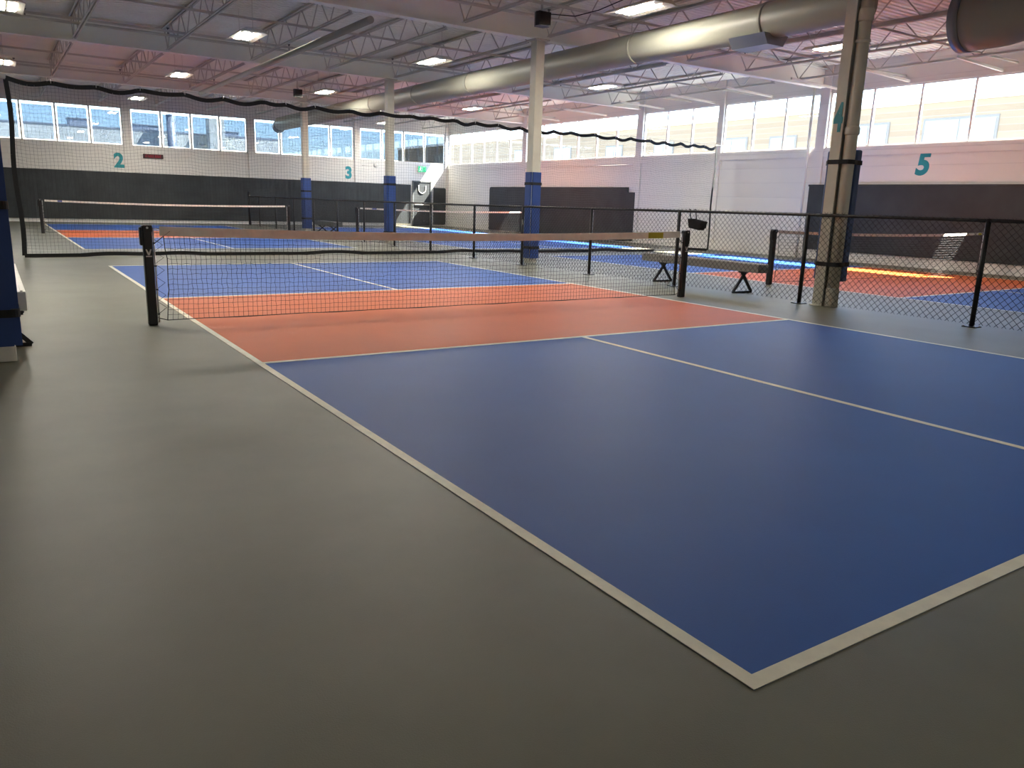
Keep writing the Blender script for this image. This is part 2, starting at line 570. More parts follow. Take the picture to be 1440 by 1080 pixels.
# sprinkler pipes with heads
for y, xa, t in ((11.25, -6, 'nearest'), (17.9, -8, 'middle'), (25.2, -8, 'farthest')):
    p = empty('sprinkler_pipe', (7, y, 4.62), 'white sprinkler pipe across the ceiling, %s of the three' % t, 'pipe', 'sprinkler pipes')
    b = MB(); b.tube([(xa, y, 4.47), (XR - 3.4, y, 4.47)], 0.028, 10); b.build('pipe_run', M_steel, p)
    for k in range(6):
        x = -0.6 + k * 2.6
        h = MB(); h.tube([(x, y, 4.47), (x, y, 4.59)], 0.012, 6); h.tube([(x, y, 4.59), (x, y, 4.605), (x, y, 4.62)], 0.03, 8, radii=[0.012, 0.03, 0.03])
        h.build('sprinkler_head', M_dark, p)

# ------------------------------------------------------------------ ducts
dx, dz, dr = 8.78, 4.075, 0.262
du = empty('spiral_duct', (dx, 19, dz), 'long round spiral ventilation duct hung beside the columns', 'duct')
b = MB()
ys = [6.0]; y = 6.0
while y < 32.2:
    y += 0.105; ys.append(min(y, 32.2))
pts, rad = [], []
for y in ys:
    pts += [(dx, y, dz), (dx, min(y + 0.012, 32.3), dz)]; rad += [dr + 0.0045, dr]
b.tube(pts, dr, 40, radii=rad)
b.build('duct_shell', M_duct, du)
for y in (7.6, 10.6, 13.6, 16.6, 19.6, 22.6, 25.6, 28.6):
    c = MB(); c.tube([(dx, y - 0.03, dz), (dx, y + 0.03, dz)], dr + 0.012, 40); c.build('duct_joint', M_duct, du)
    h = MB(); h.tube([(dx, y + 0.2, dz + dr - 0.01), (dx, y + 0.2, DECK)], 0.006, 6); h.build('hanger', M_steel, du)
c = MB(); c.tube([(dx, 5.98, dz), (dx, 6.02, dz)], dr + 0.014, 40); c.build('end_cap', M_duct, du)
c = MB(); c.tube([(dx, 32.2, dz), (dx, 32.55, dz - 0.12)], dr, 32, radii=[dr, dr * 0.96]); c.build('duct_outlet', M_ductdark, du)
c = MB(); c.prism([(8.50, 3.86), (9.06, 3.86), (8.96, 3.70), (8.60, 3.70)], 'y', 7.45, 8.15); c.build('air_diffuser', M_ductdark, du)

ex, ez, er = 10.35, 3.95, 0.42
d2 = empty('duct_elbow', (ex, 5.0, ez), 'fat round duct elbow dropping from the roof right of the number four column', 'duct')
path = [(ex, 5.42, ez), (ex, 5.15, ez)] + [(ex, 4.95 - 0.75 * math.sin(t), ez + 0.75 * (1 - math.cos(t))) for t in [k * math.pi / 24 for k in range(0, 13)]] + [(ex, 4.2, DECK - 0.005)]
b = MB(); b.tube(path, er, 40); b.build('duct_shell', M_duct, d2)
b = MB(); b.tube([(ex, 5.33, ez), (ex, 5.47, ez)], er + 0.012, 40); b.build('duct_collar', M_ductdark, d2)

b = MB(); b.tube([(4.48, 12.9, 4.33), (4.48, 26.6, 4.33)], 0.065, 16)
tag(b.build('ceiling_pipe', M_duct), 'thin round pipe along the ceiling left of the duct', 'pipe')

# ------------------------------------------------------------------ lamps
def make_lamp():
    root = empty('ceiling_light', (0, 0, 4.32))
    h = MB()
    h.prism([(-0.27, 4.325), (-0.16, 4.345), (0.16, 4.345), (0.27, 4.325), (0.28, 4.335), (0.17, 4.40), (-0.17, 4.40), (-0.28, 4.335)], 'y', -0.58, 0.58)
    h.box((-0.012, -0.56, 4.335), (0.012, 0.56, 4.35))
    h.box((-0.08, -0.12, 4.38), (0.08, 0.12, 4.43))
    h.build('lamp_housing', M_lampbody, root)
    for s_ in (-1, 1):
        p = MB(); p.box((s_ * 0.03, -0.40, 4.338), (s_ * 0.145, 0.40, 4.350), 0.003); p.build('light_panel', M_lamp, root)
    for yy in (-0.5, 0.5):
        c = MB(); c.tube([(0, yy, 4.37), (0, yy, 4.95)], 0.004, 6); c.build('suspension_wire', M_steel, root)
    return root

lamps = [(3.15, 16.1, 'twin-panel ceiling light over the far end of the near court'),
         (3.16, 22.95, 'twin-panel ceiling light over the number two court, nearer one'),
         (3.12, 30.0, 'twin-panel ceiling light close to the far wall above the red sign'),
         (-0.95, 16.4, 'twin-panel ceiling light in the top left corner'),
         (-0.88, 24.1, 'twin-panel ceiling light at the left edge above the hanging net'),
         (7.35, 16.1, 'twin-panel ceiling light left of the duct, between second and third columns'),
         (7.58, 9.27, 'twin-panel ceiling light nearest the viewer, left of the big duct'),
         (7.40, 23.3, 'twin-panel ceiling light beside the black speaker near the farthest column'),
         (12.66, 16.35, 'twin-panel ceiling light right of the second column under the duct'),
         (12.78, 23.55, 'twin-panel ceiling light between the third and second columns, window side'),
         (12.45, 9.05, 'twin-panel ceiling light just left of the number four column'),
         (12.84, 31.0, 'twin-panel ceiling light near the sunny far corner'),
         (3.15, 9.2, 'added unseen twin-panel ceiling light over the net of the near court'),  # unseen lamp above the frame, added to brighten the foreground
         (-0.95, 9.2, 'added unseen twin-panel ceiling light over the left sideline of the near court'),  # also added out of frame, fill light for the near court
          (3.15, -4.9, 'added unseen twin-panel ceiling light behind the viewpoint, on the near court axis'),  # added behind the camera to light the faces turned towards it
         (7.5, -4.9, 'added unseen twin-panel ceiling light behind the viewpoint, over the fence line')]  # second added fill lamp behind the camera, never in view
L0 = make_lamp()
for i, (x, y, t) in enumerate(lamps):
    o = L0 if i == 0 else copy_tree(L0)
    o.location.x, o.location.y = x, y
    tag(o, t, 'ceiling light', 'twin-panel ceiling lights')

# speakers
def speaker(x, y, t):
    s_ = empty('ceiling_speaker', (x, y, 4.3), t, 'speaker', 'black ceiling speakers')
    b = MB(); b.prism([(x - 0.12, y - 0.09), (x + 0.12, y - 0.09), (x + 0.14, y + 0.0), (x + 0.09, y + 0.11), (x - 0.09, y + 0.11), (x - 0.14, y)], 'z', 4.24, 4.47); b.build('speaker_cabinet', M_black, s_)
    b = MB(); b.box((x - 0.105, y - 0.10, 4.255), (x + 0.105, y - 0.092, 4.455), 0.003); b.build('speaker_grille', M_web, s_)
    b = MB(); b.bar((x, y + 0.02, 4.46), (x, y + 0.02, DECK), 0.03); b.build('speaker_bracket', M_steel, s_)
speaker(6.85, 10.95, 'black speaker under the roof near the top of the second column')
speaker(6.9, 24.3, 'small black speaker under the roof above the farthest column')
b = MB(); b.tube([(6.98, 10.9, 4.45), (7.15, 10.4, 4.36), (7.18, 9.8, 4.36), (7.2, 9.2, 4.42), (7.22, 8.6, 4.5), (7.25, 8.0, 4.62)], 0.008, 6)
tag(b.build('speaker_cable', M_cord), 'black cable sagging from the speaker past the nearest ceiling light', 'cable')

# ------------------------------------------------------------------ columns and their pads
def column(x, y, lbl):
    c = empty('column', (x, y, 0), lbl, 'column', kind='structure')
    b = MB(); b.box((x - 0.1, y - 0.1, 0), (x + 0.1, y + 0.1, 4.4), 0.006); b.build('column_shaft', M_column, c)
    b = MB(); b.box((x - 0.17, y - 0.17, 4.375), (x + 0.17, y + 0.17, 4.4)); b.build('cap_plate', M_column, c)
    return c


def column_pad(x, y, lbl, half=0.135, z0=0.10, z1=1.85, straps=(0.45, 1.62), base=False):
    p = empty('column_pad', (x, y, z0), lbl, 'column pad', 'blue pads around columns')
    bm = bmesh.new()
    bmesh.ops.create_cube(bm, size=1, matrix=Matrix.Translation((x, y, (z0 + z1) / 2)) @ Matrix.Diagonal((2 * half, 2 * half, z1 - z0, 1)))
    vert_e = [e for e in bm.edges if abs(e.verts[0].co.z - e.verts[1].co.z) > 0.5]
    bmesh.ops.bevel(bm, geom=vert_e, offset=half * 0.30, segments=4, affect='EDGES')
    hz = [e for e in bm.edges if abs(e.verts[0].co.z - e.verts[1].co.z) < 0.01]
    b = MB(); b.bm(bm); b.build('pad_cover', M_pad, p)
    for z in straps:
        h2 = half + 0.006
        r_ = half * 0.30
        o = []
        for cx, cy, a0 in ((1, 1, 0), (-1, 1, 90), (-1, -1, 180), (1, -1, 270)):
            for k in range(5):
                a = math.radians(a0 + k * 22.5)
                o.append((x + cx * (h2 - r_) + r_ * math.cos(a), y + cy * (h2 - r_) + r_ * math.sin(a)))
        s_ = MB(); s_.prism(o, 'z', z - 0.028, z + 0.028); s_.build('strap', M_web, p)
    return p

column(7.95, 12.65, 'pale square steel column behind the fence, second from the right')
column_pad(7.95, 12.65, 'blue pad around the second column from the right, behind the fence', straps=(0.32, 1.62))
column(7.95, 19.75, 'pale square steel column behind the fence, third from the right')
column_pad(7.95, 19.75, 'blue pad around the third column from the right, by the far net', straps=(0.30, 1.62), half=0.14)
column(7.95, 26.85, 'farthest pale square steel column, beside the small dark bench')
column_pad(7.95, 26.85, 'blue pad around the farthest column beside the dark bench', straps=(0.45, 1.40), half=0.15)
cl = column(-1.63, 5.62, 'column at the left edge wrapped in a blue pad')
b = MB(); b.box((-1.80, 5.42, 0), (-1.49, 5.79, 0.11), 0.006); b.build('column_base', M_white, cl)
column_pad(-1.62, 5.60, 'big blue pad around the column at the left edge', half=0.175, z0=0.105, z1=1.85, straps=(0.345, 1.10))

# number four column: flanged shaft, rain pipe, pad on the far side
c4 = empty('column', (7.8, 5.41, 0), 'pale column with the teal number four, nearest on the right', 'column', kind='structure')
b = MB(); b.box((7.68, 5.335, 0), (7.70, 5.482, 4.4)); b.box((7.70, 5.40, 0), (7.90, 5.42, 4.4)); b.box((7.90, 5.335, 0), (7.92, 5.482, 4.4)); b.build('column_shaft', M_column, c4)
b = MB(); b.box((7.62, 5.36, 4.375), (7.98, 5.50, 4.4)); b.build('cap_plate', M_column, c4)
b = MB(); b.box((7.64, 5.36, 0), (7.96, 5.50, 0.015)); b.build('base_plate', M_column, c4)
rp = empty('rain_pipe', (7.79, 5.268, 0), 'pale rain pipe clamped beside the number four column', 'pipe')
b = MB(); b.tube([(7.79, 5.268, 0.10), (7.79, 5.268, 4.39)], 0.077, 20); b.build('pipe_run', M_column, rp)
b = MB(); b.tube([(7.79, 5.268, 0.0), (7.79, 5.268, 0.05), (7.79, 5.268, 0.24), (7.79, 5.268, 0.25)], 0.07, 20, radii=[0.088, 0.086, 0.084, 0.078]); b.build('pipe_foot', M_column, rp)
for z, h in ((2.20, 0.11), (3.55, 0.16), (3.30, 0.05)):
    b = MB(); b.tube([(7.79, 5.268, z), (7.79, 5.268, z + 0.02), (7.79, 5.268, z + h - 0.02), (7.79, 5.268, z + h)], 0.07, 20, radii=[0.080, 0.094, 0.094, 0.080]); b.build('pipe_collar', M_column, rp)
pd = empty('column_pad', (7.97, 5.48, 0.3), 'navy pad strapped to the back of the number four column', 'column pad', 'blue pads around columns')
b = MB()
b.box((7.925, 5.235, 0.33), (8.03, 5.69, 2.03), 0.02)
b.build('pad_cover', M_navy, pd)
for z in (0.56, 1.87):
    loop = [(8.034, 5.694), (7.93, 5.694), (7.674, 5.488), (7.674, 5.33), (7.702, 5.21), (7.75, 5.185), (7.80, 5.182), (7.93, 5.230), (8.034, 5.231), (8.034, 5.694)]
    b = MB()
    for p, q_ in zip(loop[:-1], loop[1:]):
        b.bar((p[0], p[1], z), (q_[0], q_[1], z), 0.005, 0.056)
    b.build('strap', M_web, pd)
decal('wall_number', '4', 0.47, (7.675, 5.408, 2.40), (0, -1, 0), (0, 0, 1), M_teal, 'teal number 4 on the nearest pale column', sx=0.50)

decal('wall_number', '2', 0.72, (2.80, YB - 0.006, 2.31), (1, 0, 0), (0, 0, 1), M_teal, 'teal number 2 on the far white wall above the long screen, left', sx=0.95)
decal('wall_number', '3', 0.70, (12.07, YB - 0.006, 2.28), (1, 0, 0), (0, 0, 1), M_teal, 'teal number 3 on the far white wall between the two far columns', sx=0.95)
decal('wall_number', '5', 0.70, (XR - 0.006, 9.66, 2.40), (0, -1, 0), (0, 0, 1), M_teal, 'teal number 5 on the white wall under the sunny windows', sx=0.95, shear=0.10)

# ------------------------------------------------------------------ wall screens
def screen_y(name, x0, x1, z0, z1, y, lbl, seam=0.62):
    s_ = MB()
    nx = int((x1 - x0) / 0.1)
    cols = []
    for k in range(nx + 1):
        x = x0 + (x1 - x0) * k / nx
        row = []
        for j in range(9):
            t = j / 8
            z = z0 + (z1 - z0) * t
            ph = (x / seam) % 1
            yy = y - 0.012 * (1 - (2 * ph - 1) ** 8) - random.random() * 0.006 * (0.4 + t) - 0.01 * math.exp(-((ph - 0.5) / 0.15) ** 2) * max(0, t - 0.75) * 4
            row.append((x, yy, z))
        cols.append(row)
    for k in range(nx):
        for j in range(8):
            s_.poly([cols[k][j], cols[k + 1][j], cols[k + 1][j + 1], cols[k][j + 1]], False)
    s_.poly([c[8] for c in cols] + [(x1, YB, z1), (x0, YB, z1)])
    s_.poly([c[0] for c in cols] + [(x1, YB, z0), (x0, YB, z0)])
    s_.poly(cols[-1] + [(x1, YB, z1), (x1, YB, z0)])
    return tag(s_.build(name, M_screen), lbl, 'windscreen')

screen_y('wall_windscreen', -9.0, 15.10, 0.13, 1.90, YB - 0.065, 'long charcoal vinyl screen along the foot of the far wall')


def rrect(y0, y1, z0, z1, r, corners):
    pts = []
    for (cy, cz, a0, key) in ((y1, z1, 0, 'tr'), (y0, z1, 90, 'tl'), (y0, z0, 180, 'bl'), (y1, z0, 270, 'br')):
        if key in corners:
            sy = -1 if cy == y1 else 1
            sz = -1 if cz == z1 else 1
            for k in range(7):
                a = math.radians(a0 + k * 15)
                pts.append((cy + sy * r + r * math.cos(a), cz + sz * r + r * math.sin(a)))
        else:
            pts.append((cy, cz))
    return pts

w = empty('wall_windscreen', (XR, 24.6, 0), 'charcoal padding on the window wall past the second column, stepped at its near end', 'windscreen', 'charcoal screens on the walls')
b = MB(); b.prism(rrect(20.05, 29.2, 0.03, 1.87, 0.12, ('tr',)), 'x', XR - 0.075, XR - 0.01); b.build('screen_panel', M_screen, w)
b = MB(); b.prism([(19.68, 0.05), (20.06, 0.05), (20.06, 1.70), (19.68, 1.70)], 'x', XR - 0.07, XR - 0.01); b.build('screen_panel', M_screen, w)
w = empty('wall_windscreen', (XR, 9, 0.25), 'charcoal screen on the window wall below the number 5', 'windscreen', 'charcoal screens on the walls')
b = MB(); b.box((XR - 0.09, 4.0, 0.25), (XR - 0.036, 12.70, 1.94), 0.01); b.build('screen_panel', M_screen, w)
b = MB(); b.box((XR - 0.10, 4.0, 1.90), (XR - 0.036, 12.72, 1.95), 0.008); b.build('top_hem', M_screen, w)
w = MB(); w.prism(rrect(16.30, 16.94, 0.08, 1.80, 0.08, ('tr', 'br')), 'y', YB - 0.12, YB - 0.055)
tag(w.build('wall_pad', M_screen), 'dark wall pad right of the exit door in the far corner', 'wall pad')

# ------------------------------------------------------------------ wall fittings
s_ = empty('exit_sign', (15.68, YB, 2.5), 'green running-man exit sign above the far corner door', 'sign')
b = MB(); b.box((15.46, YB - 0.10, 2.48), (15.90, YB, 2.77), 0.008); b.build('sign_housing', M_white, s_)
b = MB(); b.box((15.475, YB - 0.106, 2.495), (15.885, YB - 0.10, 2.755)); b.build('sign_face', M_exit, s_)
b = MB()
yf = YB - 0.107
b.tube([(15.60, yf, 2.715), (15.60, yf - 0.004, 2.715)], 0.022, 12)
b.bar((15.60, yf, 2.69), (15.585, yf, 2.61), 0.004, 0.045, (1, 0, 0))
b.bar((15.585, yf, 2.61), (15.545, yf, 2.56), 0.004, 0.022, (0, 0, 1)); b.bar((15.545, yf, 2.56), (15.51, yf, 2.56), 0.004, 0.022)
b.bar((15.585, yf, 2.61), (15.63, yf, 2.565), 0.004, 0.022); b.bar((15.63, yf, 2.565), (15.62, yf, 2.515), 0.004, 0.022, (1, 0, 0))
b.bar((15.60, yf, 2.68), (15.655, yf, 2.655), 0.004, 0.018); b.bar((15.60, yf, 2.68), (15.54, yf, 2.645), 0.004, 0.018)
b.box((15.70, yf - 0.004, 2.51), (15.71, yf, 2.735)); b.box((15.70, yf - 0.004, 2.725), (15.84, yf, 2.735)); b.box((15.83, yf - 0.004, 2.51), (15.84, yf, 2.735))
b.build('running_figure', M_exitw, s_)

s_ = empty('display_sign', (4.02, YB, 2.5), 'narrow dark red lit display on the far wall right of number 2', 'sign')
b = MB(); b.box((3.66, YB - 0.06, 2.475), (4.38, YB, 2.635), 0.006); b.build('sign_housing', M_ledbody, s_)
b = MB()
random.seed(3)
for k in range(7):
    x = 3.75 + k * 0.085
    b.box((x, YB - 0.064, 2.51), (x + 0.012, YB - 0.06, 2.60))
    if k % 2 == 0: b.box((x, YB - 0.064, 2.59), (x + 0.05, YB - 0.06, 2.60))
    if k % 3: b.box((x, YB - 0.064, 2.55), (x + 0.05, YB - 0.06, 2.56)); b.box((x + 0.045, YB - 0.064, 2.51), (x + 0.055, YB - 0.06, 2.56))
b.build('lit_segments', M_led, s_)
b = MB(); b.tube([(2.95, YB - 0.02, 2.86), (2.95, YB - 0.02, 2.70), (3.40, YB - 0.02, 2.70), (3.55, YB - 0.02, 2.63), (3.67, YB - 0.02, 2.63)], 0.014, 6)
tag(b.build('conduit', M_white), 'thin white conduit leading to the red display', 'conduit')
b = MB(); b.tube([(12.70, YB - 0.02, 2.66), (13.30, YB - 0.02, 2.68)], 0.012, 6)
tag(b.build('conduit', M_white), 'thin white conduit leading to the round fitting right of number 3', 'conduit')
b = MB(); b.tube([(13.36, YB, 2.69), (13.36, YB - 0.05, 2.69), (13.36, YB - 0.09, 2.69)], 0.10, 16, radii=[0.10, 0.10, 0.05])
tag(b.build('wall_fitting', M_white), 'small round white fitting on the far wall right of number 3', 'wall fitting')
b = MB(); b.tube([(XR - 0.05, 19.9, 2.62), (XR - 0.05, 30.5, 2.62)], 0.013, 6)
tag(b.build('conduit', M_white), 'thin white conduit along the window wall beneath the sills', 'conduit')
for y, t in ((12.83, 'left of the number four column'),):
    b = MB(); b.tube([(XR - 0.14, y, 0.0), (XR - 0.14, y, 4.4)], 0.035, 10)
    tag(b.build('rain_pipe', M_white), 'thin white pipe up the window wall ' + t, 'pipe')

# ------------------------------------------------------------------ courts
def court(x0, y0, wd, ln, k1, k2, lbl, rot=0.0, h=0.0):
    c = empty('pickleball_court', (x0, y0, 0), lbl, 'court', 'painted courts')
    z = 0.002
    lw = 0.05
    for (a, d_, m, nm) in ((0, k1, M_blue, 'blue_service_area'), (k1, k2, M_orange, 'orange_kitchen_zone'), (k2, ln, M_blue, 'blue_service_area')):
        b = MB(); b.box((x0, y0 + a, 0), (x0 + wd, y0 + d_, z)); b.build(nm, m, c)
    zz = 0.0035
    def ln_(a, d_, nm):
        b = MB(); b.box((x0 + a[0], y0 + a[1], 0.0005), (x0 + d_[0], y0 + d_[1], zz)); b.build(nm, M_line, c)
    ln_((0, 0), (lw, ln), 'side_line'); ln_((wd - lw, 0), (wd, ln), 'side_line')
    ln_((lw, 0), (wd - lw, lw), 'base_line'); ln_((lw, ln - lw), (wd - lw, ln), 'base_line')
    ln_((lw, k1), (wd - lw, k1 + lw), 'kitchen_line'); ln_((lw, k2 - lw), (wd - lw, k2), 'kitchen_line')
    ln_((wd / 2 - lw / 2, lw), (wd / 2 + lw / 2, k1), 'centre_line'); ln_((wd / 2 - lw / 2, k2), (wd / 2 + lw / 2, ln - lw), 'centre_line')
    c.rotation_euler.z = rot
    return c

court(0, 0, 6.135, 13.40, 4.615, 8.81, 'blue and orange court nearest the viewer')
court(0, 17.55, 6.12, 13.45, 4.60, 8.85, 'blue and orange court by the far wall below number 2')
court(9.0, 17.0, 6.10, 13.41, 4.57, 8.84, 'blue court in the sunny far corner below number 3')
court(9.98, 0.95, 6.10, 13.41, 4.57, 8.84, 'blue and orange court behind the fence below number 5', rot=math.radians(1.6))

# ------------------------------------------------------------------ court nets
def net(yc, xa, xb, lbl, tape_mat, detail=True, mark=None, jitter=0.006, tape_h=0.05, rot=0.0, wire=0.0018):
    random.seed(11)
    c = empty('pickleball_net', ((xa + xb) / 2, yc, 0), lbl, 'net', 'court nets')
    top = lambda x: 0.865 + 0.05 * ((x - (xa + xb) / 2) / ((xb - xa) / 2)) ** 2
    a, e = xa + 0.13, xb - 0.13
    nx = int((e - a) / 0.047)
    nz = 18
    P = [[None] * (nz + 1) for _ in range(nx + 1)]
    for i in range(nx + 1):
        x = a + (e - a) * i / nx
        for j in range(nz + 1):
            t = j / nz
            z = 0.04 + (top(x) - 0.05) * t
            jj = jitter * (1 - abs(2 * t - 1) ** 3)
            ins = 0.0
            if i < 6: ins = 0.03 * math.sin(t * math.pi) * (1 - i / 6)
            if i > nx - 6: ins = -0.03 * math.sin(t * math.pi) * (1 - (nx - i) / 6)
            P[i][j] = (x + ins + random.uniform(-jj, jj), yc + random.uniform(-1, 1) * jj * 1.5, z + random.uniform(-jj, jj))
    b = MB()
    st = 1 if detail else 3
    for i in range(0, nx + 1):
        col = [P[i][j] for j in range(0, nz + 1, st)]
        b.tube(col, wire, 3, caps=False, smooth=False)
    for j in range(0, nz + 1):
        b.tube([P[i][j] for i in range(0, nx + 1, st)], wire, 3, caps=False, smooth=False)
    b.build('net_mesh', M_cord, c, fixn=False)
    b = MB()
    n_ = 40
    xs = [a - 0.02 + (e - a + 0.04) * k / n_ for k in range(n_ + 1)]
    for s1, s2 in ((-1, -1), (1, 1)):
        for k in range(n_):
            for q in range(1):
                y1 = yc + 0.006 * s1
                b.poly([(xs[k], y1, top(xs[k]) - tape_h), (xs[k + 1], y1, top(xs[k + 1]) - tape_h), (xs[k + 1], y1, top(xs[k + 1])), (xs[k], y1, top(xs[k]))], False)
    for k in range(n_):
        b.poly([(xs[k], yc - 0.006, top(xs[k])), (xs[k + 1], yc - 0.006, top(xs[k + 1])), (xs[k + 1], yc + 0.006, top(xs[k + 1])), (xs[k], yc + 0.006, top(xs[k]))])
        b.poly([(xs[k], yc - 0.006, top(xs[k]) - tape_h), (xs[k + 1], yc - 0.006, top(xs[k + 1]) - tape_h), (xs[k + 1], yc + 0.006, top(xs[k + 1]) - tape_h), (xs[k], yc + 0.006, top(xs[k]) - tape_h)])
    for xx in (xs[0], xs[-1]):
        b.poly([(xx, yc - 0.006, top(xx) - tape_h), (xx, yc + 0.006, top(xx) - tape_h), (xx, yc + 0.006, top(xx)), (xx, yc - 0.006, top(xx))])
    tp = b.build('top_tape', tape_mat, c)
    if mark:
        mm, x0, x1 = mark
        b = MB(); b.box((x0, yc - 0.0075, top(x0) - tape_h + 0.004), (x1, yc + 0.0075, top(x0) - 0.003)); b.build('tape_tag', mm, tp)
    b = MB(); b.tube([(xa + 0.03, yc, 0.07)] + [(a + (e - a) * k / 20, yc, 0.038 + 0.004 * math.sin(k * 2.1)) for k in range(21)] + [(xb - 0.03, yc, 0.07)], 0.004, 6); b.build('bottom_cord', M_cord, c)
    for side, xx, x2 in ((-1, xa, a), (1, xb, e)):
        b = MB(); b.tube([(P[0][j][0] if side < 0 else P[nx][j][0], yc, P[0][j][2]) for j in range(0, nz + 1, 2)], 0.004, 6); b.build('side_cord', M_cord, c)
        pts = []
        for k in range(13):
            z = 0.10 + 0.70 * k / 12
            pts.append(((xx - side * 0.052) if k % 2 == 0 else (x2 + side * 0.0), yc, z))
        b = MB(); b.tube(pts, 0.0025, 5); b.build('lacing', M_cord, c)
        b = MB(); b.box((xx - 0.040, yc - 0.040, 0), (xx + 0.040, yc + 0.040, 0.905), 0.010)
        po = b.build('post', M_black, c)
        b = MB(); b.box((xx - 0.046, yc - 0.046, 0.86), (xx + 0.046, yc + 0.046, 0.925), 0.012); b.build('post_cap', M_black, po)
        b = MB(); b.box((xx + side * 0.046 - 0.018, yc - 0.03, 0.74), (xx + side * 0.046 + 0.018, yc + 0.03, 0.905), 0.008); b.build('winch_housing', M_black, po)
        b = MB(); b.tube([(xx - side * 0.055, yc, 0.02), (xx - side * 0.055, yc, 0.89)], 0.007, 8); b.build('lacing_bar', M_chrome, po)
        for z in (0.10, 0.33, 0.55, 0.76):
            b = MB(); b.box((xx - side * 0.03 - 0.035, yc - 0.010, z - 0.006), (xx - side * 0.03 + 0.035, yc + 0.010, z + 0.006)); b.build('bar_clip', M_black, po)
        b = MB(); b.tube([(xx, yc - 0.044, 0.90), (xx, yc - 0.052, 0.90)], 0.010, 10); b.build('bolt', M_chrome, po)
        b = MB(); b.bar((xx - side * 0.04, yc, 0.74), (x2 - side * 0.07, yc, 0.87), 0.012, 0.006); b.bar((xx - side * 0.05, yc, 0.895), (x2 - side * 0.08, yc, 0.885), 0.008, 0.005); b.build('tension_strap', M_web, c)
        if detail:
            zl = 0.66
            b = MB()
            f = yc - 0.0415
            b.prism([(xx - 0.026, zl + 0.045), (xx - 0.014, zl + 0.045), (xx + 0.0, zl + 0.012), (xx + 0.014, zl + 0.045), (xx + 0.026, zl + 0.045), (xx + 0.008, zl - 0.008), (xx - 0.008, zl - 0.008)], 'y', f, f + 0.002)
            b.box((xx - 0.026, f, zl - 0.024), (xx + 0.026, f + 0.002, zl - 0.014))
            b.build('post_emblem', M_tape, po)
    c.rotation_euler.z = rot
    return c

net(6.80, -0.365, 6.53, 'tan-taped black net across the nearest court', M_tan, True, (M_yellow, 5.83, 6.10), tape_h=0.085)
net(24.30, -0.37, 6.49, 'white-taped net across the court by the far wall, left', M_tape, False, (M_tagblue, 0.05, 0.16), wire=0.0016)
net(24.05, 8.72, 15.55, 'white-taped net across the sunny court in the far corner', M_tape, False, (M_tagblue, 9.25, 9.42), wire=0.0016)
net(7.66, 9.47, 16.40, 'white-taped net behind the fence across the number five court', M_tape, False, (M_yellow, 16.12, 16.24), wire=0.0020)

# ------------------------------------------------------------------ hanging divider net
random.seed(5)
dv = empty('divider_net', (7.6, 15.5, 0), 'tall black-edged hanging net dividing the hall behind the nearest court', 'net')
xa, xb, yd = -1.10, 16.33, 15.5
hooks = [xa]
while hooks[-1] < xb - 0.9:
    hooks.append(hooks[-1] + random.uniform(0.45, 0.80))
hooks.append(xb)
hz = [3.03 - 0.05 * max(0, (h - 8) / 8) + random.uniform(-0.015, 0.012) for h in hooks]
sag = [random.uniform(0.03, 0.075) for _ in hooks]
def topz(x):
    for k in range(len(hooks) - 1):
        if hooks[k] <= x <= hooks[k + 1] + 1e-6:
            t = (x - hooks[k]) / (hooks[k + 1] - hooks[k])
            return hz[k] * (1 - t) + hz[k + 1] * t - sag[k] * (math.sin(math.pi * t) ** 1.2)
    return 3.0
b = MB()
nx, nz = 290, 50
pitch_ = (xb - xa) / nx
for i in range(nx + 1):
    x = xa + pitch_ * i
    tz = topz(x)
    b.tube([(x + random.uniform(-1, 1) * 0.004, yd + 0.02 * math.sin(k * 1.3 + x * 0.7), 0.03 + (tz - 0.05) * k / 8) for k in range(9)], 0.0015, 3, caps=False, smooth=False)
for j in range(nz + 1):
    t = j / nz
    b.tube([(xa + (xb - xa) * k / 90, yd + 0.02 * math.sin(t * 8 * 1.3 + (xa + (xb - xa) * k / 90) * 0.7), 0.03 + (topz(xa + (xb - xa) * k / 90) - 0.05) * t + 0.006 * math.sin(k * 0.9 + j)) for k in range(91)], 0.0015, 3, caps=False, smooth=False)
b.build('net_mesh', M_cord, dv, fixn=False)
def band(path, w, th):
    m = MB()
    for p, q in zip(path[:-1], path[1:]):
        m.bar(p, q, th, w)
    return m
N = 170
band([(xa + (xb - xa) * k / N, yd + 0.01 * math.sin(k), topz(xa + (xb - xa) * k / N)) for k in range(N + 1)], 0.075, 0.016).build('top_band', M_web, dv)
bb = MB()
prev = None
for k in range(121):
    x = xa + (xb - xa) * k / 120
    lift = 0.035 + 0.02 * math.sin(x * 1.7) + 0.012 * math.sin(x * 4.1 + 1)
    p = (x, yd + 0.05 * math.sin(x * 0.9), max(0.03, lift))
    if prev: bb.bar(prev, p, 0.03, 0.07)
    prev = p
bb.build('bottom_band', M_web, dv)
for x in (xa, xb):
    pts = [(x + 0.02 * math.sin(k * 0.8), yd + 0.015 * math.sin(k * 0.5), 0.03 + 2.98 * k / 12) for k in range(13)]
    m = MB()
    for p, q in zip(pts[:-1], pts[1:]):
        m.bar(p, q, 0.075 if x == xa else 0.05, 0.016, (0, 1, 0))
    m.build('side_band', M_web, dv)
for h, z in zip(hooks, hz):
    m = MB(); m.tube([(h, yd, z - 0.01), (h, yd - 0.012, z + 0.03), (h, yd, z + 0.06)], 0.007, 6); m.build('hook', M_chrome, dv)
m = MB(); m.tube([(xa - 3.0, yd, 3.10)] + [(h, yd, z + 0.06) for h, z in zip(hooks, hz)] + [(XR, yd, 3.06)], 0.004, 6); m.build('support_cable', M_steel, dv)

